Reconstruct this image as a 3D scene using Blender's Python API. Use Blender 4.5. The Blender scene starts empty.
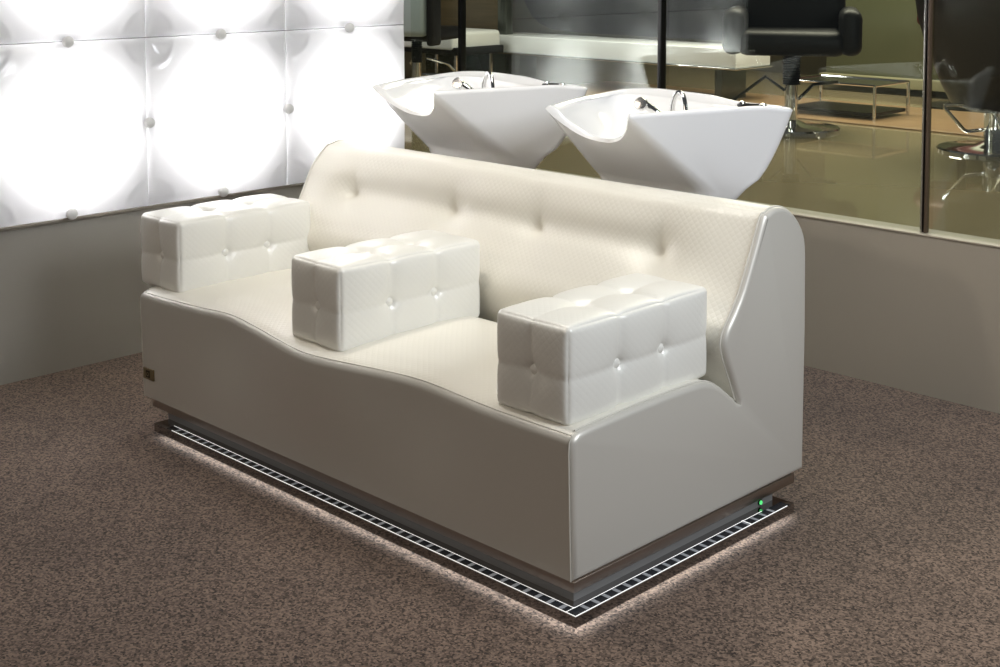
import bpy, bmesh, math, random
from mathutils import Vector, Matrix
from math import pi, sin, cos, exp, atan2, sqrt
random.seed(4)
S = bpy.context.scene
COL = S.collection

# ------------------------------------------------------------------ helpers
def link(name, verts, faces, mat=None, parent=None, smooth=True, uv=None, mats=None, fm=None, sharp=None):
    me = bpy.data.meshes.new(name)
    me.from_pydata([tuple(v) for v in verts], [], faces)
    me.update()
    if uv:
        l = me.uv_layers.new(name='UVMap')
        for lp in me.loops:
            l.data[lp.index].uv = uv[lp.vertex_index]
    for m in (mats or ([mat] if mat else [])):
        me.materials.append(m)
    for i, p in enumerate(me.polygons):
        p.use_smooth = smooth
        if fm: p.material_index = fm[i]
    if smooth and sharp is not None:
        me.set_sharp_from_angle(angle=math.radians(sharp))
    o = bpy.data.objects.new(name, me)
    COL.objects.link(o)
    if parent: o.parent = parent
    return o

class MB:
    """collects shapes into one mesh"""
    def __init__(s): s.v, s.f, s.m = [], [], []
    def add(s, v, f, m=0):
        b = len(s.v); s.v += [tuple(p) for p in v]
        s.f += [tuple(b+i for i in q) for q in f]; s.m += [m]*len(f); return s
    def box(s, x0, y0, z0, x1, y1, z1, m=0, bev=0.0):
        if bev <= 0:
            v = [(x, y, z) for z in (z0, z1) for y in (y0, y1) for x in (x0, x1)]
            return s.add(v, [(0,2,3,1),(4,5,7,6),(0,1,5,4),(2,6,7,3),(0,4,6,2),(1,3,7,5)], m)
        bm = bmesh.new(); bmesh.ops.create_cube(bm, size=1)
        for w in bm.verts:
            w.co = Vector(((x0+x1)/2+w.co.x*(x1-x0), (y0+y1)/2+w.co.y*(y1-y0), (z0+z1)/2+w.co.z*(z1-z0)))
        bmesh.ops.bevel(bm, geom=bm.edges[:], offset=bev, segments=3, profile=.5, affect='EDGES')
        bm.verts.index_update()
        s.add([w.co[:] for w in bm.verts], [[w.index for w in f.verts] for f in bm.faces], m); bm.free(); return s
    def tube(s, pts, r, n=12, m=0, cap=True, closed=False):
        pts = [Vector(p) for p in pts]; k = len(pts)
        rr = r if isinstance(r, (list, tuple)) else [r]*k
        ref = None; rings = []
        for i in range(k):
            if closed: t = pts[(i+1) % k]-pts[i-1]
            else: t = pts[min(i+1, k-1)]-pts[max(i-1, 0)]
            t.normalize()
            if ref is None:
                ref = Vector((0,0,1)) if abs(t.z) < .9 else Vector((1,0,0))
            a = (ref-t*ref.dot(t)).normalized(); b = t.cross(a); ref = a
            rings.append([pts[i]+(a*cos(2*pi*j/n)+b*sin(2*pi*j/n))*rr[i] for j in range(n)])
        v = [p for q in rings for p in q]; f = []
        for i in range(k if closed else k-1):
            i2 = (i+1) % k
            for j in range(n):
                f.append((i*n+j, i*n+(j+1) % n, i2*n+(j+1) % n, i2*n+j))
        if cap and not closed:
            f.append(tuple(reversed(range(n)))); f.append(tuple((k-1)*n+j for j in range(n)))
        return s.add(v, f, m)
    def lathe(s, prof, c=(0,0,0), n=32, m=0):
        c = Vector(c); v = []; f = []; k = len(prof)
        for (r, z) in prof:
            for j in range(n): v.append(c+Vector((r*cos(2*pi*j/n), r*sin(2*pi*j/n), z)))
        for i in range(k-1):
            for j in range(n): f.append((i*n+j, i*n+(j+1) % n, (i+1)*n+(j+1) % n, (i+1)*n+j))
        f.append(tuple(reversed(range(n)))); f.append(tuple((k-1)*n+j for j in range(n)))
        return s.add(v, f, m)
    def loft(s, rings, m=0, cap0=True, cap1=True):
        n = len(rings[0]); v = [p for q in rings for p in q]; f = []
        for i in range(len(rings)-1):
            for j in range(n): f.append((i*n+j, i*n+(j+1) % n, (i+1)*n+(j+1) % n, (i+1)*n+j))
        if cap0: f.append(tuple(reversed(range(n))))
        if cap1: f.append(tuple((len(rings)-1)*n+j for j in range(n)))
        return s.add(v, f, m)
    def grid(s, fn, nu, nv, m=0):
        v = [fn(i/nu, j/nv) for j in range(nv+1) for i in range(nu+1)]
        f = [(j*(nu+1)+i, j*(nu+1)+i+1, (j+1)*(nu+1)+i+1, (j+1)*(nu+1)+i) for j in range(nv) for i in range(nu)]
        return s.add(v, f, m)
    def build(s, name, mats, parent=None, smooth=True, sharp=35):
        if not isinstance(mats, (list, tuple)): mats = [mats]
        return link(name, s.v, s.f, None, parent, smooth, None, mats, s.m, sharp)

def thing(name, label, cat, loc=(0,0,0), rz=0, group=None):
    o = bpy.data.objects.new(name, None); COL.objects.link(o)
    o.location = loc; o.rotation_euler = (0, 0, rz); o.empty_display_size = .1
    return tag(o, label, cat, group)
def tag(o, label, cat, group=None):
    o['label'] = label; o['category'] = cat
    if group: o['group'] = group
    return o
def struct(o, label=None, cat=None):
    o['kind'] = 'structure'
    if label: o['label'] = label
    if cat: o['category'] = cat
    return o
def kids(o): return [c for c in bpy.data.objects if c.parent == o]
def dup(o, parent=None):
    c = o.copy(); COL.objects.link(c)
    if parent: c.parent = parent
    for ch in kids(o): dup(ch, c)
    return c
def sm(a, b, x):
    t = min(1, max(0, (x-a)/(b-a))); return t*t*(3-2*t)
def spline(P, x):
    """smooth interpolation through (x, y) knots"""
    if x <= P[0][0]: return P[0][1]
    for i in range(len(P)-1):
        if x <= P[i+1][0]:
            p0 = P[max(i-1, 0)]; p1 = P[i]; p2 = P[i+1]; p3 = P[min(i+2, len(P)-1)]
            h = p2[0]-p1[0]; t = (x-p1[0])/h
            m1 = (p2[1]-p0[1])/max(1e-6, p2[0]-p0[0])*h; m2 = (p3[1]-p1[1])/max(1e-6, p3[0]-p1[0])*h
            return (2*t**3-3*t*t+1)*p1[1]+(t**3-2*t*t+t)*m1+(-2*t**3+3*t*t)*p2[1]+(t**3-t*t)*m2
    return P[-1][1]
def catmull(pts, n):
    pts = [Vector(p) for p in pts]; out = []
    for i in range(len(pts)-1):
        p0 = pts[max(i-1, 0)]; p1 = pts[i]; p2 = pts[i+1]; p3 = pts[min(i+2, len(pts)-1)]
        for k in range(n):
            t = k/n
            out.append(.5*((2*p1)+(p2-p0)*t+(2*p0-5*p1+4*p2-p3)*t*t+(3*p1-p0-3*p2+p3)*t**3))
    out.append(pts[-1]); return out

# ------------------------------------------------------------------ materials
def M(name, col, rough=.5, metal=0, spec=.5, coat=0, coat_r=.05, emit=None, es=0, sheen=0):
    m = bpy.data.materials.new(name); m.use_nodes = True
    b = m.node_tree.nodes['Principled BSDF']; I = b.inputs
    I['Base Color'].default_value = (*col, 1); I['Roughness'].default_value = rough
    I['Metallic'].default_value = metal; I['Specular IOR Level'].default_value = spec
    I['Coat Weight'].default_value = coat; I['Coat Roughness'].default_value = coat_r
    I['Sheen Weight'].default_value = sheen
    if emit: I['Emission Color'].default_value = (*emit, 1); I['Emission Strength'].default_value = es
    return m
def nd(m, t, **kw):
    n = m.node_tree.nodes.new(t)
    for k, v in kw.items():
        if k in n.inputs.keys(): n.inputs[k].default_value = v
        else: setattr(n, k, v)
    return n
def lk(m, a, ao, b, bi): m.node_tree.links.new(a.outputs[ao], b.inputs[bi])
def bsdf(m): return m.node_tree.nodes['Principled BSDF']
def bump_noise(m, scale, strength, dist=.002, detail=3):
    tc = nd(m, 'ShaderNodeTexCoord'); n = nd(m, 'ShaderNodeTexNoise', Scale=scale, Detail=detail)
    b = nd(m, 'ShaderNodeBump', Strength=strength, Distance=dist)
    lk(m, tc, 'Object', n, 'Vector'); lk(m, n, 'Fac', b, 'Height'); lk(m, b, 'Normal', bsdf(m), 'Normal')
    return m
def emboss(m, period, strength, dist=.0015):
    """diamond emboss in UV metres: raised scales, matte against shiny"""
    tc = nd(m, 'ShaderNodeTexCoord'); sp = nd(m, 'ShaderNodeSeparateXYZ'); lk(m, tc, 'UV', sp, 0)
    k = pi/period
    def mth(op, a, b=None):
        n = nd(m, 'ShaderNodeMath', operation=op)
        for i, q in enumerate((a, b)):
            if q is None: continue
            if isinstance(q, (int, float)): n.inputs[i].default_value = q
            else: lk(m, q[0], q[1], n, i)
        return (n, 0)
    a = mth('ADD', (sp, 0), (sp, 1)); s = mth('SUBTRACT', (sp, 0), (sp, 1))
    sa = mth('SINE', mth('MULTIPLY', a, k)); ss = mth('SINE', mth('MULTIPLY', s, k))
    pr = mth('MULTIPLY', mth('ABSOLUTE', sa), mth('ABSOLUTE', ss))
    pr = mth('POWER', pr, .5)
    no = nd(m, 'ShaderNodeTexNoise', Scale=420, Detail=2); lk(m, tc, 'Object', no, 'Vector')
    h = mth('ADD', pr, mth('MULTIPLY', (no, 'Fac'), .25))
    b = nd(m, 'ShaderNodeBump', Strength=strength, Distance=dist)
    lk(m, h[0], 0, b, 'Height'); lk(m, b, 'Normal', bsdf(m), 'Normal')
    return m

cream = emboss(M('cream_leather', (.77, .745, .67), .34, 0, .5, .12, .25), .021, .28)
cream_block = emboss(M('cream_block_leather', (.80, .79, .74), .30, .05, .5, .15, .2), .021, .16)
silver = bump_noise(M('pearl_leather', (.62, .60, .55), .40, .28, .5), 260, .12, .0008)
piping_m = M('piping', (.66, .64, .58), .4, .1)
button_m = M('button_leather', (.80, .79, .74), .3, .05)
chrome = M('chrome', (.78, .78, .78), .06, 1)
recess_m = M('satin_grey_metal', (.26, .26, .26), .55, .7)
headm = M('satin_chrome', (.80, .80, .80), .22, 1)
darkchrome = M('mirror_plinth', (.42, .40, .39), .08, 1)
plinth_m = M('dark_plinth_metal', (.42, .36, .32), .34, 1)
ceramic = M('ceramic', (.86, .86, .87), .10, 0, .5, .3, .03)
black = M('black_leather', (.008, .008, .009), .5, 0, .2)
blackm = M('black_metal', (.01, .01, .01), .3, .6)
bluegrey = M('blue_grey_vinyl', (.30, .35, .36), .4)
whitev = M('white_vinyl', (.70, .71, .70), .4)
brown_leather = M('dark_brown_leather', (.018, .012, .009), .38)
redl = M('dark_red_leather', (.07, .008, .006), .4)
bronze = M('bronze', (.22, .17, .09), .4, .4)
bronze_d = M('dark_bronze', (.03, .022, .012), .4, .6)
steel = M('brushed_steel', (.55, .54, .5), .25, 1)
wood_edge = bump_noise(M('brown_post', (.075, .05, .032), .4), 60, .1)
green_led = M('green_indicator', (.02, .2, .05), .2, emit=(.12, .9, .25), es=.9)
led = M('led_line', (.9, .9, .9), .3, emit=(1, .98, .94), es=.6)
led_rung = M('led_rung', (.30, .31, .33), .25, emit=(.75, .82, .9), es=.05)
led_dark = M('led_channel', (.02, .024, .03), .12, 0, .6)
under = M('underglow_strip', (.9, .9, .9), .4, emit=(.90, .96, 1), es=10)
backboard_m = M('matt_black_board', (.012, .012, .014), .8, 0, .1)
console_m = M('white_lacquer', (.78, .80, .80), .2)
framegrey = M('grey_frame', (.10, .11, .10), .25, .7)

# carpet: short looped pile, brown with dark and pale fibres
carpet = M('carpet', (.1, .08, .06), .95, 0, .1, sheen=.15)
tc = nd(carpet, 'ShaderNodeTexCoord')
n1 = nd(carpet, 'ShaderNodeTexNoise', Scale=95, Detail=3, Roughness=.8); lk(carpet, tc, 'Object', n1, 'Vector')
n2 = nd(carpet, 'ShaderNodeTexNoise', Scale=2.6, Detail=4, Roughness=.6); lk(carpet, tc, 'Object', n2, 'Vector')
vo = nd(carpet, 'ShaderNodeTexVoronoi', Scale=190); lk(carpet, tc, 'Object', vo, 'Vector')
sv = nd(carpet, 'ShaderNodeSeparateColor'); lk(carpet, vo, 'Color', sv, 0)
ad = nd(carpet, 'ShaderNodeMix', data_type='FLOAT'); ad.inputs[0].default_value = .5; lk(carpet, sv, 0, ad, 2); lk(carpet, n1, 'Fac', ad, 3)
r1 = nd(carpet, 'ShaderNodeValToRGB'); lk(carpet, ad, 0, r1, 'Fac')
r1.color_ramp.elements[0].position = .26; r1.color_ramp.elements[0].color = (.022, .014, .010, 1)
r1.color_ramp.elements[1].position = .74; r1.color_ramp.elements[1].color = (.225, .162, .125, 1)
r2 = nd(carpet, 'ShaderNodeValToRGB'); lk(carpet, n2, 'Fac', r2, 'Fac')
r2.color_ramp.elements[0].position = .3; r2.color_ramp.elements[0].color = (.78, .76, .75, 1)
r2.color_ramp.elements[1].position = .7; r2.color_ramp.elements[1].color = (1.1, 1.08, 1.06, 1)
mx = nd(carpet, 'ShaderNodeMix', data_type='RGBA', blend_type='MULTIPLY'); mx.inputs[0].default_value = 1
lk(carpet, r1, 'Color', mx, 6); lk(carpet, r2, 'Color', mx, 7); lk(carpet, mx, 2, bsdf(carpet), 'Base Color')
bp = nd(carpet, 'ShaderNodeBump', Strength=.15, Distance=.004); lk(carpet, n1, 'Fac', bp, 'Height'); lk(carpet, bp, 'Normal', bsdf(carpet), 'Normal')

wall_m = bump_noise(M('taupe_wall', (.31, .275, .225), .55, 0, .35), 90, .05)
wall_l = bump_noise(M('grey_wall', (.27, .255, .225), .55, 0, .35), 90, .05)
trim_m = M('pale_edge', (.34, .30, .24), .5)
olive = M('olive_wall', (.06, .05, .025), .55)
tanfloor = M('polished_floor', (.30, .245, .15), .035, 0, .5)
woodf = M('tan_wood', (.30, .19, .10), .3)
def wood(m, c0, c1):
    tc = nd(m, 'ShaderNodeTexCoord'); mp = nd(m, 'ShaderNodeMapping'); mp.inputs['Scale'].default_value = (1.2, 18, 18)
    n = nd(m, 'ShaderNodeTexNoise', Scale=2.2, Detail=4); r = nd(m, 'ShaderNodeValToRGB')
    r.color_ramp.elements[0].color = (*c0, 1); r.color_ramp.elements[1].color = (*c1, 1)
    r.color_ramp.elements[0].position = .3; r.color_ramp.elements[1].position = .7
    lk(m, tc, 'Object', mp, 'Vector'); lk(m, mp, 'Vector', n, 'Vector'); lk(m, n, 'Fac', r, 'Fac'); lk(m, r, 'Color', bsdf(m), 'Base Color')
wood(woodf, (.24, .15, .08), (.34, .22, .12))
brownmirror = M('brown_mirror', (.10, .07, .035), .35); wood(brownmirror, (.08, .058, .03), (.125, .09, .048))
olivepanel = M('olive_glass_panel', (.10, .105, .06), .2)

# glass pane: tinted see-through with a real mirror reflection by angle
glass = bpy.data.materials.new('partition_glass'); glass.use_nodes = True
nt = glass.node_tree; nt.nodes.clear()
out = nt.nodes.new('ShaderNodeOutputMaterial'); tr = nt.nodes.new('ShaderNodeBsdfTransparent'); gl = nt.nodes.new('ShaderNodeBsdfGlossy')
fr = nt.nodes.new('ShaderNodeFresnel'); fr.inputs['IOR'].default_value = 1.5; mi = nt.nodes.new('ShaderNodeMixShader')
tr.inputs['Color'].default_value = (.93, .955, .92, 1); gl.inputs['Roughness'].default_value = 0; gl.inputs['Color'].default_value = (.95, 1, .97, 1)
ge = nt.nodes.new('ShaderNodeNewGeometry'); io = nt.nodes.new('ShaderNodeMapRange')   # the same reflection on both faces of a pane
io.inputs['To Min'].default_value = 1.52; io.inputs['To Max'].default_value = 1/1.52
nt.links.new(ge.outputs['Backfacing'], io.inputs['Value']); nt.links.new(io.outputs[0], fr.inputs['IOR'])
nt.links.new(fr.outputs[0], mi.inputs[0]); nt.links.new(tr.outputs[0], mi.inputs[1]); nt.links.new(gl.outputs[0], mi.inputs[2]); nt.links.new(mi.outputs[0], out.inputs[0])

# translucent moulded plastic of the light tiles, lit from the lamp inside
plastic = bpy.data.materials.new('translucent_plastic'); plastic.use_nodes = True
nt = plastic.node_tree; nt.nodes.clear()
out = nt.nodes.new('ShaderNodeOutputMaterial'); tl = nt.nodes.new('ShaderNodeBsdfTranslucent'); df = nt.nodes.new('ShaderNodeBsdfDiffuse')
gs = nt.nodes.new('ShaderNodeBsdfGlossy'); gs.inputs['Roughness'].default_value = .06
fr = nt.nodes.new('ShaderNodeFresnel'); fr.inputs['IOR'].default_value = 1.45
m1 = nt.nodes.new('ShaderNodeMixShader'); m2 = nt.nodes.new('ShaderNodeMixShader'); m1.inputs[0].default_value = .55
tl.inputs['Color'].default_value = (.90, .90, .93, 1); df.inputs['Color'].default_value = (.88, .88, .91, 1)
nt.links.new(df.outputs[0], m1.inputs[1]); nt.links.new(tl.outputs[0], m1.inputs[2])
nt.links.new(fr.outputs[0], m2.inputs[0]); nt.links.new(m1.outputs[0], m2.inputs[1]); nt.links.new(gs.outputs[0], m2.inputs[2]); nt.links.new(m2.outputs[0], out.inputs[0])
whitebox = M('grey_inner', (.09, .09, .09), .6)
tile_button = M('tile_button', (.72, .72, .71), .3, 0, .5, .3)

# ------------------------------------------------------------------ camera
cd = bpy.data.cameras.new('camera'); cam = bpy.data.objects.new('camera', cd); COL.objects.link(cam)
cam.location = (2.01138, -2.26983, 1.54484); cam.rotation_euler = (pi/2-.07069, 0, .78159)
cd.sensor_width = 36; cd.lens = 1350.18*36/1000; cd.shift_y = -(333.5-48.47)/1000; cd.clip_start = .05
S.camera = cam

# ------------------------------------------------------------------ setting
SILL = .568; WY = 2.064; WX = -2.596; FZ = .562
TR = 1.737                      # right end of the light wall
struct(MB().box(WX-.3, -4.2, -.03, 3.4, WY+.05, 0).build('floor', carpet, smooth=False), 'brown flecked carpet under the sofa', 'carpet')
struct(MB().box(WX-.06, WY, 0, 3.4, WY+.10, SILL-.006).build('wall_back', wall_m, smooth=False), 'low taupe wall under the glass partition', 'wall')
struct(MB().box(WX-.10, WY-.004, SILL-.006, 3.4, WY+.10, SILL, bev=.001).build('trim_1', trim_m), 'thin pale edge along top of low taupe wall', 'trim')
wl = MB(); wl.box(WX-.10, -4.2, 0, WX, WY, SILL-.012)
struct(wl.build('wall_left', wall_l, smooth=False), 'grey wall below the glowing white light tiles', 'wall')
struct(MB().box(WX-.10, -4.2, SILL-.012, WX+.012, TR+.01, SILL+.001, bev=.002).build('trim_2', M('taupe_ledge', (.20,.175,.14), .45)), 'narrow taupe ledge under the light tiles', 'trim')
# raised floor beyond the partition
fl = MB(); fl.box(-12, WY+.10, FZ-.03, 3.4, 9.2, FZ); fl.box(-12, 0.2, FZ-.03, WX-.34, WY+.10, FZ)
struct(fl.build('floor_raised', tanfloor, smooth=False), 'polished beige floor beyond the glass partition', 'floor')
struct(MB().box(-12, 7.2, FZ, 3.4, 7.3, 3.4).build('wall_far', olive, smooth=False), 'dark olive wall at the far side beyond the glass', 'wall')
struct(MB().box(-12.1, .2, FZ, -12, 7.2, 3.4).build('wall_far_left', olive, smooth=False), 'dark wall far left beyond the glass', 'wall')
struct(MB().box(-4.6, 4.62, FZ, 1.2, 5.6, FZ+.010, bev=.003).build('trim_3', woodf), 'tan wooden floor strip beyond the glass', 'trim')
# glass panes and their posts
PX = [-2.573, -1.391, -.224, .95]
for i in range(3):
    g = MB().box(PX[i]+.012, WY+.030, SILL, PX[i+1]-.012, WY+.042, 2.6)
    struct(g.build('window_%d' % (i+1), glass, smooth=False), ['glass pane nearest the light tiles', 'middle glass pane behind the right basin', 'glass pane right of the brown post'][i], 'glass pane')
struct(MB().box(PX[0]-.012, TR+.05, SILL, PX[0], WY+.02, 2.6).build('window_4', glass, smooth=False), 'narrow glass return beside the light tiles', 'glass pane')
for i, nm in ((0, 'black post at the corner of the glass'), (1, 'black post between two glass panes above the basins')):
    struct(MB().box(PX[i]-.010, WY+.015, SILL, PX[i]+.010, WY+.050, 2.6, bev=.002).build('trim_%d' % (4+i), blackm), nm, 'post')
p = MB(); p.box(PX[2]-.012, WY+.015, SILL, PX[2]-.004, WY+.055, 2.6, 0, .002); p.box(PX[2]-.004, WY+.025, SILL, PX[2]+.003, WY+.045, 2.6, 1); p.box(PX[2]+.003, WY+.015, SILL, PX[2]+.011, WY+.040, 2.6, 2, .002)
struct(p.build('trim_6', [steel, blackm, wood_edge]), 'steel and brown post right of the right basin', 'post')

# ------------------------------------------------------------------ light tiles
TW, TH = .654, .651
def tile_h(a, b):
    """bulge of the moulded shell, a and b in 0..1 over one tile"""
    x, y = (a-.5)*2, (b-.5)*2
    e = max(abs(x), abs(y))
    dome = (1-abs(x)**3.2)*(1-abs(y)**3.2)
    h = .052*dome**.55 if dome > 0 else 0
    dc = sqrt((1-abs(x))**2+(1-abs(y))**2)*TW/2          # round bosses shared at the corners
    h -= .0035*exp(-((dc-.11)/.010)**2)*sm(0, .03, (1-e)*TW/2)
    if dc < .11: h += .003*sqrt(1-(dc/.11)**2)*sm(0, .02, (1-e)*TW/2)
    de = min(sqrt((1-abs(x))**2+y*y), sqrt(x*x+(1-abs(y))**2))*TW/2
    h *= sm(.012, .075, de)*.75+.25*1
    return h
panel = thing('light_panel', 'glowing white quilted light panel of square moulded tiles above the grey wall', 'light panel', (WX+.022, TR-TW*1.5, SILL+.003))
def make_tile():
    N = 60
    def fn(u, v):
        g = lambda w: .5+.5*math.copysign(1-(1-abs(2*w-1))**1.5, 2*w-1)     # denser near the seams
        a, b = g(u), g(v)
        return (tile_h(a, b), .002+a*(TW-.004), .002+b*(TH-.004))
    mb = MB(); mb.grid(fn, N, N)
    n = N+1; edge = [i for i in range(n)]+[j*n+N for j in range(1, n)]+[N*n+i for i in range(N-1, -1, -1)]+[j*n for j in range(N-1, 0, -1)]
    b = len(mb.v)
    for i in edge:
        q = mb.v[i]; mb.v.append((-.022, q[1], q[2]))
    k = len(edge)
    for i in range(k): mb.f.append((edge[(i+1) % k], edge[i], b+i, b+(i+1) % k)); mb.m.append(0)
    d_ = mb.build('tile', plastic, panel, sharp=60)
    hb = MB(); d = -.16
    hb.box(d-.01, 0, 0, d, TW, TH)
    hb.box(d, 0, 0, -.024, .004, TH); hb.box(d, TW-.004, 0, -.024, TW, TH)
    hb.box(d, .004, 0, -.024, TW-.004, .004); hb.box(d, .004, TH-.004, -.024, TW-.004, TH)
    hb.build('tile_housing', whitebox, d_, smooth=False)
    return d_
kb = MB(); kb.lathe([(.001, -.004), (.019, -.004), (.021, .008), (.018, .017), (.010, .022), (.001, .023)], n=20)
knob0 = None
def tile_knob(y, z):
    global knob0
    if knob0 is None: knob0 = o = kb.build('button', tile_button, panel)
    else: o = knob0.copy(); COL.objects.link(o)
    o.rotation_euler = (0, pi/2, 0); o.location = (.012, y, z)
tile0 = None
for r in range(2):
    for c in range(3):
        if tile0 is None: t = tile0 = make_tile(); hs = kids(tile0)
        else:
            t = tile0.copy(); COL.objects.link(t)
            for ch in hs: q = ch.copy(); COL.objects.link(q); q.parent = t
        t.location = (0, TW*(.5-c), TH*r)
        ld = bpy.data.lights.new('tile_lamp', 'AREA'); ld.energy = 10.0; ld.color = (1, .985, .96); ld.shape = 'DISK'; ld.size = .36
        lo = bpy.data.objects.new('tile_lamp', ld); COL.objects.link(lo); lo.parent = t; lo.location = (-.02, TW/2, TH/2); lo.rotation_euler = (0, -pi/2, 0)
        tile_knob(TW*(1-c), TH*(r+1))
        if r == 0: tile_knob(TW*(1-c), .017)
        if c < 2: tile_knob(TW*(.5-c), TH*(r+.5))

# ------------------------------------------------------------------ sofa
L = 1.9; ZB = .090; ZT = .437
sofa = thing('wash_sofa', 'cream and pearl two seat wash sofa with three tufted block armrests and lit chrome plinth', 'sofa', (-.95, .45, 0))
off = Vector((-.95, .45, 0))
def sp(o):           # parts are modelled in room coordinates and hung on the sofa's base point
    o.location = -off; return o
def yw(x): return spline([(-1.9, 0), (-1.78, .002), (-1.6, .012), (-1.43, .026), (-1.28, .012), (-1.15, -.006), (-1.0, -.022), (-.86, -.014), (-.7, .006), (-.55, .016), (-.40, .010), (-.25, .002), (-.1, 0), (0, 0)], x)
def zw(x): return spline([(-1.9, 0), (-1.6, .004), (-1.43, .008), (-1.25, .002), (-1.0, -.008), (-.8, -.002), (-.55, .006), (-.3, .001), (0, 0)], x)
RF = .022
# front panel with its wave, up to the seam on the rounded edge
mb = MB()
def fpanel(u, v):
    x = -L+.012+u*(L-.024); yo = yw(x); zt = ZT+zw(x)
    if v < .8:
        k = v/.8; z = ZB+k*(zt-RF-ZB); return (x, yo*sm(0, 1, k)-.010*k, z)
    a = (v-.8)/.2*pi/2*.75
    return (x, yo-.010+RF*(1-cos(a)), zt-RF+RF*sin(a))
mb.grid(fpanel, 120, 30); sp(mb.build('front_panel', silver, sofa, sharp=80))
mb = MB(); mb.tube([Vector(fpanel(i/120, 1))+Vector((0, 0, 0)) for i in range(121)], .0020, 8)
sp(mb.build('piping', piping_m, sofa))

# side profile of the sofa in (y, z)
seat_prof = [(.006, ZT-.002), (.03, ZT+.006), (.12, ZT+.010), (.28, .451), (.42, .452), (.50, .448), (.55, .432), (.60, .400), (.662, .352)]
back_prof = [(.662, .352), (.628, .425), (.597, .49), (.588, .53), (.602, .565), (.636, .605), (.674, .660), (.722, .755), (.762, .838), (.784, .848), (.812, .857), (.857, .853), (.903, .833), (.942, .798), (.968, .752), (.975, .70)]
sprof = [v.to_2d() for v in catmull([(a, b, 0) for a, b in seat_prof], 4)]
bprof = [v.to_2d() for v in catmull([(a, b, 0) for a, b in back_prof], 5)]
poly = [Vector((0, ZB)), Vector((-.004, ZB+.12)), Vector((-.009, ZT-.04)), Vector((-.007, ZT-.016)), Vector((-.002, ZT-.007))]+sprof[:-1]+bprof+[Vector((.979, .5)), Vector((.976, ZB))]
def inset(P, d):
    n = len(P); out = []
    for i in range(n):
        a = P[i-1]; b = P[i]; c = P[(i+1) % n]
        e1 = (b-a).normalized(); e2 = (c-b).normalized()
        n1 = Vector((e1.y, -e1.x)); n2 = Vector((e2.y, -e2.x))    # polygon runs clockwise seen from +x
        m = (n1+n2); l = m.length
        m = m/l if l > 1e-6 else n1
        k = min(1.6, 1/max(.3, m.dot(n1)))
        if m.dot(n1) < .5: k = .6
        out.append(b+m*d*k)
    return out
def lean(x, y, z):
    return .043*sm(-1.45, -1.86, x)*sm(.40, .62, z)*(1-sm(.76, .875, z))*(1-sm(.78, .86, y)) if y < .86 else 0
def side_panel(x_out, x_in):
    s = 1 if x_out > x_in else -1
    R = .016
    poly_ = [Vector((p.x-lean(x_out, p.x, p.y), p.y)) for p in poly]
    rings = [[(x_in, p.x, p.y) for p in poly_]]
    for k in range(6):
        a = k/5*pi/2
        P = inset(poly_, R*(1-cos(a)))
        rings.append([(x_out-s*R*(1-sin(a)), p.x, p.y) for p in P])
    mb = MB(); mb.loft(rings, 0, True, True)
    if s < 0: mb.f = [tuple(reversed(f)) for f in mb.f]
    return mb
sp(side_panel(0, -.0175).build('side_panel', silver, sofa, sharp=50))
sp(side_panel(-L, -L+.0175).build('side_panel', silver, sofa, sharp=50))
# piping round the inner edge of each side panel
for xs in (-.016, -L+.016):
    mb = MB(); q = [(xs, p.x-.001, p.y+.0012) for p in sprof[3:-1]]; mb.tube(q, .0026, 8)
    q = [(xs, p.x-.001-lean(xs, p.x, p.y), p.y+.001) for p in bprof[1:]]; mb.tube(q, .0026, 8)
    q = [(xs*1.0+(.006 if xs > -1 else -.006), p.x-.0005, p.y) for p in poly[:5]]; mb.tube(q, .0018, 6)
    sp(mb.build('piping', piping_m, sofa))
# seat
def at_prof(P, t):
    f = t*(len(P)-1); i = min(int(f), len(P)-2); return P[i].lerp(P[i+1], f-i)
def arclen(P):
    s = [0]
    for a, b in zip(P, P[1:]): s.append(s[-1]+(b-a).length)
    return s
def resample(P, n):
    s = arclen(P); T = s[-1]; out = []; j = 0
    for i in range(n+1):
        d = T*i/n
        while j < len(P)-2 and s[j+1] < d: j += 1
        out.append(P[j].lerp(P[j+1], (d-s[j])/max(1e-9, s[j+1]-s[j])))
    return out, T
SP, ST = resample([v.to_2d() for v in catmull([(a, b, 0) for a, b in seat_prof+[(.70, .33)]], 6)], 60)
x0, x1 = -L+.018, -.018
V = []; UV = []; NU, NV = 130, 60
for j in range(NV+1):
    for i in range(NU+1):
        u = i/NU; x = x0+u*(x1-x0); p = SP[j]; w = 1-sm(.0, .35, p.x)
        z = p.y+.006*sm(0, .05, u)*sm(0, .05, 1-u)*sm(0, .15, j/NV)+zw(x)*w
        V.append((x, p.x+yw(x)*w, z)); UV.append((x, ST*j/NV))
F = [(j*(NU+1)+i, j*(NU+1)+i+1, (j+1)*(NU+1)+i+1, (j+1)*(NU+1)+i) for j in range(NV) for i in range(NU)]
sp(link('seat', V, F, cream, sofa, True, UV))
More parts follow.
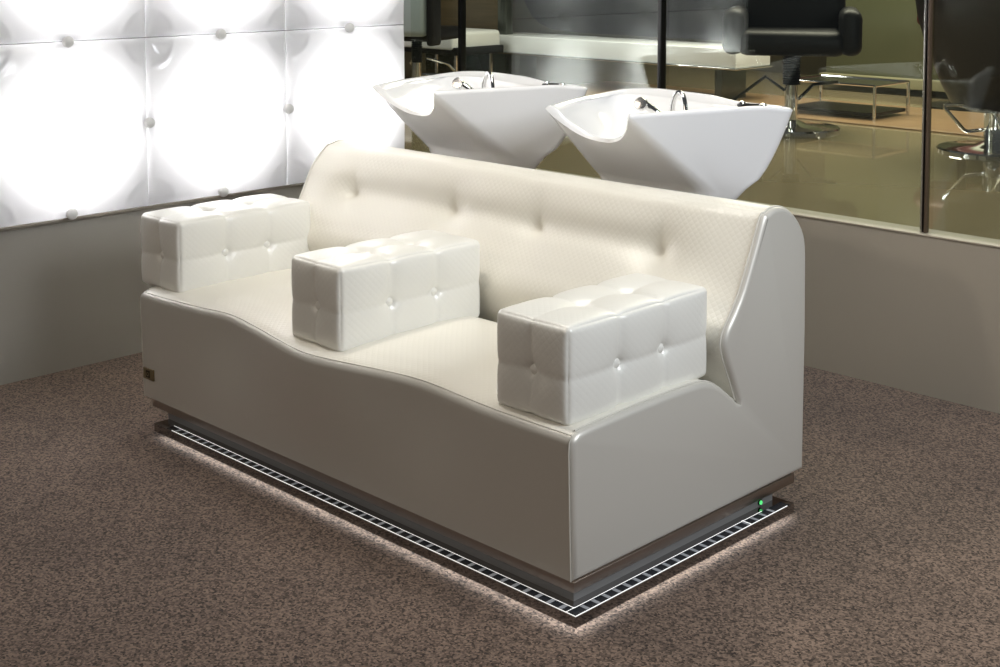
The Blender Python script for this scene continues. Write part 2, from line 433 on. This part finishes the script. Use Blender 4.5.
# backrest with its soft tufting
bfull = [Vector((.70, .30))]+bprof+[Vector((.974, .5)), Vector((.966, ZB))]
BP, BT = resample(bfull, 110)
TUFT = [(-1.665, .716), (-1.18, .716), (-.80, .716), (-.325, .716)]
NU, NV = 190, 110
V = []; UV = []
for j in range(NV+1):
    p = BP[j]; a = BP[max(0, j-1)]; b = BP[min(NV, j+1)]; t = (b-a).normalized(); nrm = Vector((-t.y, t.x))
    fr_ = 1 if p.x < .80 else 0
    for i in range(NU+1):
        u = i/NU; x = x0+u*(x1-x0)
        up = sm(.36, .86, p.y)*sm(.5, .8, p.y) if p.y > .36 else 0
        ends = sm(0, .10, u)*sm(0, .10, 1-u)
        d = .006*ends if p.x < .78 else .003*ends
        if p.x < .83 and p.y > .40:
            for (tx, tz) in TUFT:
                dx = x-tx; dz = p.y-tz; r = sqrt(dx*dx+dz*dz)
                d -= .032*exp(-(r/.060)) + .006*exp(-(r/.012)**2)
                d -= .010*exp(-abs(dx)/.020)*exp(-(max(0, dz)/.07)**2)*(1 if dz > 0 else exp(-(dz/.02)**2))
            d -= .014*exp(-((p.y-.722)/.034)**2)*sm(-1.78, -1.64, x)*sm(-.22, -.34, x)
            d += .006*exp(-((p.y-.78)/.06)**2)*ends*(1-sm(.80,.83,p.x))+.008*exp(-((p.y-.62)/.06)**2)*ends
        z = p.y-.004*(1-((x+.95)/.95)**4)*up
        V.append((x, p.x-lean(x, p.x, p.y)+nrm.x*d, z+nrm.y*d)); UV.append((x, BT*j/NV))
F = [(j*(NU+1)+i, j*(NU+1)+i+1, (j+1)*(NU+1)+i+1, (j+1)*(NU+1)+i) for j in range(NV) for i in range(NU)]
bk = sp(link('backrest', V, F, cream, sofa, True, UV))
for (tx, tz) in TUFT:
    jj = min(range(20, 70), key=lambda j: abs(BP[j].y-tz)); p = BP[jj]; t = (BP[jj+1]-BP[jj-1]).normalized(); nrm = Vector((-t.y, t.x))
    ii = round((tx-x0)/(x1-x0)*NU); q = Vector(V[jj*(NU+1)+ii])
    b = MB(); b.lathe([(.0005, .0035), (.004, .003), (.007, .0015), (.0085, -.001), (.0085, -.004)][::-1], n=14)
    o = b.build('button', button_m, bk); o.location = q; o.rotation_euler = (atan2(-nrm.x, nrm.y), 0, 0)
# rear panel and underside
mb = MB(); mb.box(-L+.02, .10, ZB, -.02, .962, ZB+.012, 0); sp(mb.build('bottom_board', silver, sofa, smooth=False))

# armrests: tufted blocks
def make_block(w, l, h, parent):
    """near right bottom corner at the origin, running back along +y and left along -x"""
    r = .015
    V = []; F = []; UV = []; 
    def gv(x, on):
        return (.0095*exp(-abs(x)/.017)+.0012*exp(-(x/.003)**2)) if on else 0
    def gh(x, u, btn, k):
        near = max([exp(-abs(u-b_[k])/.045) for b_ in btn] or [0])
        return .0095*exp(-abs(x)/.017)*(.36+.64*near) if btn else 0
    def face(o, eu, ev, en, lu, lv, seams_u, seams_v, btn, nu, nv, vert=True):
        b = len(V)
        for j in range(nv+1):
            for i in range(nu+1):
                cu = lambda q: .5-.5*cos(pi*q)
                U = (.35*cu(i/nu)+.65*i/nu)*lu; W = (.35*cu(j/nv)+.65*j/nv)*lv
                d = 0
                pu = 1-(abs(2*U/lu-1))**5; pv = 1-(abs(2*W/lv-1))**5
                d += .010*pu*pv
                edge = lambda s, T: sm(0, .02, s)*sm(0, .02, T-s)
                for s_ in seams_u: d -= gv(U-s_, len(btn))*((.36+.64*sm(0, .055, min(W, lv-W))) if lu < .3 else 1) if vert else gh(U-s_, W, btn, 1)
                for s_ in seams_v: d -= gh(W-s_, U, btn, 0) if vert else gv(W-s_, len(btn))
                for (bu, bv) in btn:
                    rr = sqrt((U-bu)**2+(W-bv)**2); d -= .010*exp(-rr/.032)+.004*exp(-(rr/.014)**2)
                P = o+eu*U+ev*W
                C_ = Vector((min(max(P.x, -w+r), -r), min(max(P.y, r), l-r), min(max(P.z, r), h-r)))
                N_ = (P-C_).normalized()
                # grooves and bulges move along the rounded normal; border stays shared
                V.append(C_+N_*(r+d)); UV.append((U, W))
        for j in range(nv):
            for i in range(nu):
                a = b+j*(nu+1)+i; F.append((a, a+1, a+nu+2, a+nu+1))
    X = Vector((1,0,0)); Y = Vector((0,1,0)); Z = Vector((0,0,1)); O = Vector((0,0,0))
    su = [l/3+.005, 2*l/3-.005]
    fb = [(w/2, h*.47)]; sb = [(su[0], h*.47), (su[1], h*.47)]; tb = [(w/2, su[0]), (w/2, su[1])]
    face(Vector((-w,0,0)), X, Z, -Y, w, h, [w/2], [h*.47], fb, 44, 44)
    face(O, Y, Z, X, l, h, su, [h*.47], sb, 80, 44)
    face(Vector((0,l,0)), -X, Z, Y, w, h, [w/2], [h*.47], fb, 30, 30)
    face(Vector((-w,l,0)), -Y, Z, -X, l, h, su, [h*.47], sb, 80, 44)
    face(Vector((-w,0,h)), X, Y, Z, w, l, [w/2], su, tb, 44, 80, False)
    face(Vector((0,0,0)), -X, Y, -Z, w, l, [], [], [], 20, 30)
    me = link('armrest', V, F, cream_block, parent, True, UV)
    bm = bmesh.new(); bm.from_mesh(me.data); bmesh.ops.remove_doubles(bm, verts=bm.verts, dist=.0004); bm.to_mesh(me.data); bm.free()
    for p_ in me.data.polygons: p_.use_smooth = True
    # stitched edge up the near corner
    bv = [(Vector((-w/2, .0150, h*.47)), (pi/2, 0, 0))]
    for s_ in su: bv += [(Vector((-.0150, s_, h*.47)), (0, pi/2, 0)), (Vector((-w+.0150, s_, h*.47)), (0, -pi/2, 0)), (Vector((-w/2, s_, h-.0150)), (0, 0, 0))]
    for q, rt in bv:
        b = MB(); b.lathe([(.0140, -.006), (.0140, 0), (.0125, .004), (.008, .0068), (.0005, .0078)], n=18)
        o = b.build('button', button_m, me); o.location = q; o.rotation_euler = rt
    return me
for (x, y, z, rz, l, h, w, lab) in ((-1.748, .050, .440, .0, .532, .238, .240, 'left cream block armrest'), (-.888, .025, .434, -.02, .536, .242, .236, 'middle cream block armrest'), (-.040, .022, .440, -.0, .548, .238, .240, 'right cream block armrest')):
    a = make_block(w, l, h, sofa); a.location = Vector((x, y, z))-off; a.rotation_euler = (0, 0, rz); a['label'] = lab

# chrome plinth under the body and the lit tray on the floor
mb = MB(); mb.box(-L+.054, .002, .064, -.002, .93, ZB, 0, .001); sp(mb.build('plinth', plinth_m, sofa))
mb = MB(); mb.box(-L+.138, .008, .040, -.008, .83, .0645, 0); sp(mb.build('plinth_recess', recess_m, sofa, smooth=False))
TX0, TX1, TY0, TY1 = -1.757, .046, -.046, .854
mb = MB(); mb.box(TX0, TY0, .022, TX1, TY1, .0415, 0); mb.box(TX0, TY0, .0155, TX1, TY0+.003, .022); mb.box(TX1-.003, TY0+.003, .0155, TX1, TY1, .022); mb.box(TX0, TY0+.003, .0155, TX0+.003, TY1, .022); tray = sp(mb.build('light_tray', darkchrome, sofa))
ls = MB()
zt = .0416; H = .0012
def strip(x0_, y0_, x1_, y1_, m): ls.box(min(x0_, x1_), min(y0_, y1_), zt, max(x0_, x1_), max(y0_, y1_), zt+(H if m == 1 else H*.7 if m == 2 else H*.4), m)
w0 = .0016
strip(TX0+.07, TY0+.002, TX1-.002, TY0+.030, 0); strip(TX1-.030, TY0+.030, TX1-.002, TY1-.02, 0)
strip(TX0+.10, TY0+.0015, TX1-.0015, TY0+.0015+w0, 1); strip(TX0+.07, TY0+.029, TX1-.031, TY0+.029+w0, 1)
strip(TX1-.0015-w0, TY0+.004, TX1-.0015, TY1-.03, 1); strip(TX1-.030-w0, TY0+.0315, TX1-.030, TY1-.11, 1)
x = TX0+.11
while x < TX1-.04: strip(x, TY0+.005, x+.011, TY0+.028, 2); x += .038
y = TY0+.045
while y < TY1-.06: strip(TX1-.028, y, TX1-.005, y+.011, 2); y += .038
# clear joints of the strip at the corner and near the rear end
strip(TX1-.0325, TY0+.004, TX1-.0310, TY0+.034, 1); strip(TX1-.034, TY1-.200, TX1-.003, TY1-.197, 1)
ob = ls.build('light_strip', [led_dark, led, led_rung], tray, smooth=False)
ug = MB(); ug.box(TX0+.03, TY0+.006, .0195, TX1-.006, TY0+.020, .0219); ug.box(TX1-.020, TY0+.020, .0195, TX1-.006, TY1-.01, .0219)
ug.build('underglow_strip', under, tray, smooth=False)
# feet hidden under the tray carry it on the carpet
for fx in (TX0+.15, (TX0+TX1)/2, TX1-.15):
    for fy in (TY0+.12, TY1-.12): MB().lathe([(.03, 0), (.03, .0221)], (fx, fy, 0), 16).build('foot', blackm, tray)
# green indicator lamp
il = MB(); il.lathe([(.0085, -.002), (.0085, .003), (.0065, .0035)], n=18); il.lathe([(.006, .003), (.0055, .006), (.003, .008), (.0005, .0085)], n=18, m=1)
o = sp(il.build('indicator_lamp', [blackm, green_led], sofa)); o.location = Vector((-.008, .768, .0535))-off; o.rotation_euler = (0, pi/2, 0); o['label'] = 'small green indicator light'
# bronze maker's plate with its square emblem
mp = MB(); mp.box(-1.884, -.0085, .153, -1.824, -.001, .189, 0, .0008); mp.box(-1.866, -.0095, .160, -1.843, -.0080, .183, 1); mp.tube([(-1.8545+.006*cos(a*pi/6), -.0098, .1715+.006*sin(a*pi/6)) for a in range(12)], .0012, 6, 0, closed=True)
o = sp(mp.build('name_plate', [bronze, bronze_d], sofa)); o['label'] = 'small bronze plate with a dark square emblem'

# ------------------------------------------------------------------ wash basins
def rquad(c, rad, n):
    """closed rounded quad through corners c (FL, FR, BR, BL); n samples per side and per corner arc"""
    out = []
    k = 4
    for i in range(4):
        p0 = Vector(c[i-1]); p = Vector(c[i]); p2 = Vector(c[(i+1) % 4]); r = rad[i]
        a = p+(p0-p).normalized()*r; b = p+(p2-p).normalized()*r
        for j in range(n):
            t = j/n; out.append(a*(1-t)**2+p*2*t*(1-t)+b*t*t)
        pn = Vector(c[(i+1) % 4]); rn = rad[(i+1) % 4]
        e = pn+(p-pn).normalized()*rn
        for j in range(n): out.append(b.lerp(e, j/n))
    return out
def make_basin(label, loc):
    t = thing('wash_basin', label, 'wash basin', loc, group='white wash basins behind the sofa')
    NS = 14
    zr = 1.05
    def top(ins, dz, led=0):
        fw, bw = .172-ins*.9, .372-ins
        c = [(-fw, -.364+ins*.9), (fw, -.364+ins*.9), (bw-led*.5, .268-ins-led), (-bw+.035, .300-ins-led*.6)]
        P = rquad([(*q, 0) for q in c], [.02, .02, .06+ins*.5, .11+ins*.5], NS)
        out = []
        for q in P:
            z = zr+dz; y = q.y
            # neck notch in the front edge
            s = abs(q.x)/fw
            if y < -.30+ins and s < 1.02:
                k = max(0, 1-s**2.5)
                z -= .098*k; y += .085*k
            # far left corner stands higher, rear ledge lower
            z += .006*exp(-((q.x+.20)/.2)**2)*sm(0, .25, q.y)
            z -= .012*sm(.0, .15, q.x)*sm(.1, .25, q.y)
            xx = q.x-(.035*sin(pi*min(1, max(0, (q.y+.36)/.6))) if q.x < -.1 else 0)
            out.append(Vector((xx, y, z)))
        return out
    def low(z, fw, yf, bw, yb, r):
        return [Vector((q.x, q.y, z)) for q in rquad([(-fw, yf, 0), (fw, yf, 0), (bw, yb, 0), (-bw, yb, 0)], [r, r, r, r], NS)]
    A = top(0, 0)
    B = low(.79, .215, -.055, .305, .112, .06)
    Cc = low(.58, .15, -.03, .15, .07, .06); D = low(.0, .15, -.03, .15, .07, .06)
    rings = [D, Cc, low(.66, .17, -.040, .20, .08, .06), low(.71, .19, -.045, .235, .09, .06), low(.75, .203, -.05, .27, .101, .06), B]
    for k in (.12, .25, .4, .55, .7, .82, .92, .975):
        R = []
        for a, b in zip(A, B):
            # sides swell a little below the rim, the front stays straight
            w_ = sm(-.30, .05, a.y)*(1 if a.x > 0 else sm(.1, .25, a.y))
            e = k**(.97-.38*w_)
            p = b.lerp(a, k); h = b.lerp(a, e); p.x = h.x; p.y = h.y
            R.append(p)
        rings.append(R)
    def offs(ins, dz): return top(ins, dz)
    rings += [A, offs(.005, .007), offs(.014, .010), offs(.024, .007), offs(.031, -.002)]
    rings += [top(.036, -.004, .085), top(.042, -.010, .090)]
    In = top(.046, -.022, .094); Bo = low(.87, .09, -.10, .11, .09, .05)
    for k in (0, .15, .35, .55, .75, .9, 1):
        rings.append([a.lerp(b, k)+Vector((0, 0, (b.z-a.z)*(sin(k*pi/2)-k)*.55)) for a, b in zip(In, Bo)])
    rings.append(low(.864, .05, -.06, .06, .05, .03))
    mb = MB(); mb.loft(rings, 0, True, True)
    bowl = mb.build('bowl', ceramic, t, sharp=75)
    # hand shower lying in its holder
    fs = MB(); fs.tube(catmull([(.075, .03, .92), (.050, .0, .985), (.022, -.03, 1.024), (-.010, -.05, 1.050)], 6), [.012]*6+[.012]*6+[.013]*6+[.014], 14)
    sh = fs.build('hand_shower', chrome, t)
    hd = MB(); hd.lathe([(.004, -.014), (.014, -.013), (.0185, -.004), (.019, .006), (.016, .012), (.004, .0135)], n=22)
    o = hd.build('shower_head', headm, sh); o.location = (-.022, -.058, 1.052); o.scale = (1.2, 1.2, 1.2); o.rotation_euler = (1.2, .5, .3)
    # curved spout
    sp_ = MB(); sp_.tube(catmull([(.072, -.02, .90), (.074, -.02, 1.03), (.086, -.02, 1.082), (.106, -.02, 1.096), (.128, -.03, 1.080), (.150, -.045, 1.025), (.158, -.05, .99)], 8), [.0085]*49, 14)
    sp_.lathe([(.017, .885), (.017, .93), (.012, .94)], (.072, -.02, 0), 18)
    sp_.build('spout', chrome, t)
    # mixer handles on the rear ledge
    g = MB(); g.tube([(.235+.052*cos(q), .198+.026*sin(q), 1.046) for q in [2*pi*i/28 for i in range(28)]], .0055, 8, closed=True)
    g.build('control_ring', blackm, t)
    for (hx, hy) in ((.192, .200), (.280, .190)):
        v = MB(); v.lathe([(.014, 0), (.014, .005), (.010, .008), (.009, .011), (.012, .013), (.011, .018), (.001, .020)], n=18)
        o = v.build('mixer_knob', chrome, t); o.location = (hx, hy, 1.040)
    # drain
    d = MB(); d.lathe([(.024, .863), (.024, .866), (.018, .8665), (.016, .8645), (.002, .8645)], (0, -.005, 0), 24); d.build('drain', chrome, t)
    return t
b0 = make_basin('white ceramic wash basin on the right, nearer the steel and brown post', (-.727, 1.225, 0))
b1 = dup(b0); b1.location = (-1.652, 1.278, 0); b1['label'] = 'white ceramic wash basin on the left, beside the light tiles'

# ------------------------------------------------------------------ beyond the glass
def disc_base(t, mat=chrome, r=.27, pole_top=.36, pr=.036):
    mb = MB(); mb.lathe([(r, 0), (r, .010), (r-.008, .018), (.09, .030), (.05, .05)], n=48); mb.build('base', chrome, t)
    mb = MB(); mb.lathe([(.045, .03), (.045, .05), (pr, .055), (pr, pole_top)], n=24); mb.build('pole', chrome, t)
def bellows(t, z0, z1, r=.052):
    mb = MB(); n = 12; P = [(r*.7, z0)]
    for i in range(n): P += [(r, z0+(z1-z0)*(i+.25)/n), (r*.82, z0+(z1-z0)*(i+.75)/n)]
    P.append((r*.9, z1)); mb.lathe(P, n=24); mb.build('pole_sleeve', black, t)
def footrest(t, y0, y1, z0, z1, w, r=.009):
    mb = MB(); mb.tube(catmull([(-w*.2, y0, z1-.02), (-w, y0-.10, z1), (-w, y1, z0), (w, y1, z0), (w, y0-.10, z1), (w*.2, y0, z1-.02)], 5), r, 10)
    mb.build('footrest', chrome, t)
def softbox(x0, y0, z0, x1, y1, z1, r): return MB().box(x0, y0, z0, x1, y1, z1, 0, r)
# dark styling chair seen over the right basin
t = thing('salon_chair', 'black padded salon chair on chrome pole and disc base, over the right basin', 'salon chair', (-2.115, 4.195, FZ), .55)
disc_base(t, pole_top=.25); bellows(t, .25, .42)
mb = softbox(-.29, -.27, .425, .29, .27, .56, .055); mb.build('seat', black, t)
mb = softbox(-.29, .20, .50, .29, .34, 1.0, .06); mb.build('backrest', black, t)
for s in (-1, 1): softbox(s*.31-.06, -.27, .43, s*.31+.06, .28, .68, .05).build('armrest', black, t)
mb = MB(); mb.tube([(-.04, 0, .22), (-.14, -.08, .30), (-.33, -.22, .16)], .009, 10); mb.build('footrest', blackm, t)
mb = MB(); mb.tube([(.04, 0, .17), (.12, -.06, .26), (.25, -.10, .28)], .009, 10); mb.build('footrest', blackm, t)
# tub chair on the right edge
t = thing('salon_chair', 'dark brown tapered tub chair on chrome disc base at the right edge', 'salon chair', (-.938, 4.18, FZ), 0)
disc_base(t, pole_top=.24, pr=.048)
def tub(t, mat):
    R = []
    for (z, a, b) in ((.20, .10, .10), (.23, .19, .18), (.34, .24, .23), (.50, .30, .29), (.66, .345, .335), (.80, .365, .355), (.84, .36, .35)):
        R.append([Vector((a*math.copysign(abs(cos(q))**.7, cos(q)), b*math.copysign(abs(sin(q))**.7, sin(q)), z)) for q in [2*pi*i/40 for i in range(40)]])
    for (z, a, b) in ((.85, .33, .32), (.80, .29, .28), (.52, .27, .26), (.50, .2, .2)):
        R.append([Vector((a*math.copysign(abs(cos(q))**.7, cos(q)), b*math.copysign(abs(sin(q))**.7, sin(q)), z)) for q in [2*pi*i/40 for i in range(40)]])
    mb = MB(); mb.loft(R); mb.build('tub_seat', mat, t, sharp=60)
tub(t, brown_leather)
mb = MB(); mb.tube([(-.02, -.03, .11), (-.055, -.17, .11), (-.065, -.19, .12), (-.145, -.235, .225), (-.145, -.235, .235), (-.13, -.225, .24), (.01, -.09, .24), (.02, -.08, .235), (.02, -.075, .225), (.055, -.02, .12), (.04, .0, .11), (.02, .01, .11)], .009, 10); mb.build('footrest', chrome, t)
# grey blue chair far left, seen between light tiles and corner post
t = thing('salon_chair', 'blue grey padded salon chair with black sides, between light tiles and corner post', 'salon chair', (-5.03, 4.0, FZ), .35)
disc_base(t, pole_top=.22); bellows(t, .22, .38, .04)
softbox(-.24, -.24, .38, .24, .24, .47, .03).build('seat', black, t)
softbox(-.25, -.36, .42, .25, -.26, 1.05, .045).build('backrest', bluegrey, t)
for s in (-1, 1):
    mb = MB(); mb.box(s*.275-.025, -.34, .36, s*.275+.025, -.20, .98, 0, .02); mb.build('side_panel', black, t)
mb = MB(); mb.tube([(-.05, .05, .25), (-.15, .18, .20), (-.15, .36, .10), (.15, .36, .10), (.15, .18, .20), (.05, .05, .25)], .010, 10); mb.build('footrest', chrome, t)
# solid white seat put in for the chair reflected in the framed mirror
t = thing('reflected_seat', 'white and grey upholstered seat, a mirror reflection built solid, behind the black corner post', 'seat', (-5.35, 4.65, FZ), .0)
softbox(-.70, -.25, .27, .26, .25, .41, .03).build('cushion', whitev, t)
softbox(-.74, -.25, .30, -.67, .25, .95, .03).build('backrest', whitev, t)
mb = MB(); mb.box(-.46, -.24, .24, .30, .24, .298, 0, .01); mb.build('seat_base', black, t)
mb = MB()
for s in (-1, 1):
    for q in (-.18, .18): MB().tube([(-.08+s*.30, q, .24), (-.08+s*.30, q, 0)], .015, 10).build('leg', chrome, t)
# framed mirror, drawn with a brown face in place of its reflection
t = thing('framed_mirror', 'tall mirror drawn as a brown face in a grey metal frame behind the white seat', 'panel', (-5.66, 5.1, FZ))
mb = MB(); mb.box(-.46, 0, .30, .36, .03, 1.6); mb.build('panel', brownmirror, t, smooth=False)
mb = MB(); mb.box(.36, -.03, .27, .45, .05, 1.6, 0, .004); mb.box(-.5, -.03, .27, -.46, .05, 1.6, 0, .004); mb.box(-.46, -.03, .27, .36, .05, .30, 0, .004); mb.box(-.5, 0, 0, .45, .04, .27, 0, .004); mb.build('frame', framegrey, t)
# floating white console behind the left basin
t = thing('wall_console', 'long white lacquered console glowing behind the two basins', 'console', (-4.2, 5.0, FZ))
mb = MB(); mb.box(-1.15, 0, .235, 1.15, .40, .36, 0, .006); mb.build('cabinet', console_m, t)
bbp = [(-1.12, 1.6), (-1.10, .75), (-1.06, .60), (-.99, .50), (-.90, .44), (-.78, .40), (-.5, .385), (1.12, .385), (1.12, 1.6)]
mb = MB(); mb.loft([[Vector((a, y_, b)) for a, b in bbp] for y_ in (.33, .37)]); mb.build('backboard', backboard_m, t, sharp=30)
mb = MB(); mb.box(-1.16, -.012, .222, 1.16, .41, .234, 0, .003); mb.build('bottom_shelf', chrome, t)
for q in (-1.0, .94): MB().box(q, .06, 0, q+.06, .34, .222, 0, .004).build('leg', framegrey, t)
# low chrome framed table
t = thing('side_table', 'low table with thin chrome frame and dark shelf behind the right basin', 'table', (-2.24, 5.0, FZ+.01))
fr_ = MB()
for (a, b) in (((-.30, -.2), (.30, -.2)), ((-.30, .2), (.30, .2)), ((-.30, -.2), (-.30, .2)), ((.30, -.2), (.30, .2))): fr_.tube([(*a, .20), (*b, .20)], .008, 8)
fr_.build('top_frame', chrome, t)
for (a, b) in ((-.30, -.2), (.30, -.2), (-.30, .2), (.30, .2)):
    mb = MB(); mb.tube([(a, b, 0), (a, b, .20)], .010, 8); mb.build('leg', chrome, t)
mb = MB(); mb.box(-.29, -.19, .192, .29, .19, .200); mb.build('top', M('smoked_top', (.03, .03, .02), .08), t, smooth=False)
mb = MB(); mb.box(-.29, -.19, .02, .29, .19, .04); mb.build('shelf', blackm, t, smooth=False)
# olive panel with a pale low ledge behind it
t = thing('olive_cabinet', 'olive green cabinet front with pale low ledge beyond the chrome table', 'cabinet', (-2.55, 6.3, FZ))
mb = MB(); mb.box(-.62, 0, .12, .60, .35, 1.5, 0, .004); mb.build('body', olivepanel, t)
mb = MB(); mb.box(-.64, -.06, .05, .62, .3, .12, 0, .004); mb.build('ledge', M('pale_ledge', (.30, .28, .17), .4), t)
# dark red chair beyond
t = thing('salon_chair', 'dark red padded salon chair far behind, left of the brown post', 'salon chair', (-1.93, 5.9, FZ), .3)
softbox(-.26, -.25, .52, .26, .25, .62, .04).build('seat', redl, t)
softbox(-.26, .18, .58, .26, .28, 1.05, .04).build('backrest', redl, t)
mb = MB(); mb.lathe([(.24, 0), (.24, .012), (.05, .03)], n=36); mb.build('base', blackm, t)
mb = MB(); mb.lathe([(.03, .02), (.03, .52)], n=18); mb.build('pole', blackm, t)

# ------------------------------------------------------------------ light
def area(name, loc, target, size, energy, col=(1, 1, 1), sy=None, spread=None):
    d = bpy.data.lights.new(name, 'AREA'); d.energy = energy; d.color = col; d.shape = 'RECTANGLE'; d.size = size; d.size_y = sy or size
    if spread: d.spread = spread
    o = bpy.data.objects.new(name, d); COL.objects.link(o); o.location = loc
    o.rotation_euler = (Vector(target)-Vector(loc)).to_track_quat('-Z', 'Y').to_euler(); return o
def spot(name, loc, target, energy, ang, col=(1, 1, 1), r=.05, blend=.5):
    d = bpy.data.lights.new(name, 'SPOT'); d.energy = energy; d.color = col; d.spot_size = math.radians(ang); d.spot_blend = blend; d.shadow_soft_size = r
    o = bpy.data.objects.new(name, d); COL.objects.link(o); o.location = loc
    o.rotation_euler = (Vector(target)-Vector(loc)).to_track_quat('-Z', 'Y').to_euler(); return o
area('soft_light', (-.7, .9, 3.1), (-.8, .8, 0), 1.8, 27, (1, .96, .88), 1.0)
area('soft_light', (-.9, -3.2, 3.0), (-.9, .2, .2), 2.2, 34, (1, .87, .72), 1.2)  # unseen soft light added to brighten the sofa front
spot('ceiling_spot', (-1.2, 0, 2.6), (-.6, 1.1, .8), 54, 90, (1, .93, .82), .05)
area('soft_light', (2.4, .6, 2.4), (0, .4, .3), 1.2, 80, (.92, .96, 1), 1.2)  # unseen cool fill from the right for the right-facing sides
area('salon_soft_light', (-2.2, 5.2, 3.0), (-2.2, 5.0, .5), 2.5, 150, (1, .93, .75), 1.2)
area('salon_soft_light', (-4.9, 2.6, 3.0), (-5.1, 4.2, .9), 1.0, 40, (1, .97, .9), .8)  # unseen light added to brighten the blue grey chair and white seat
spot('console_fill_spot', (-4.2, 4.2, 1.9), (-4.2, 5.0, .80), 34, 75, (.95, .98, 1), .05)  # unseen spot added to make the white console bright
w = bpy.data.worlds.new('world'); S.world = w; w.use_nodes = True
w.node_tree.nodes['Background'].inputs[0].default_value = (.9, .95, 1, 1); w.node_tree.nodes['Background'].inputs[1].default_value = .06
S.view_settings.view_transform = 'Standard'; S.view_settings.look = 'None'; S.view_settings.exposure = 0; S.view_settings.gamma = 1; S.view_settings.use_curve_mapping = False
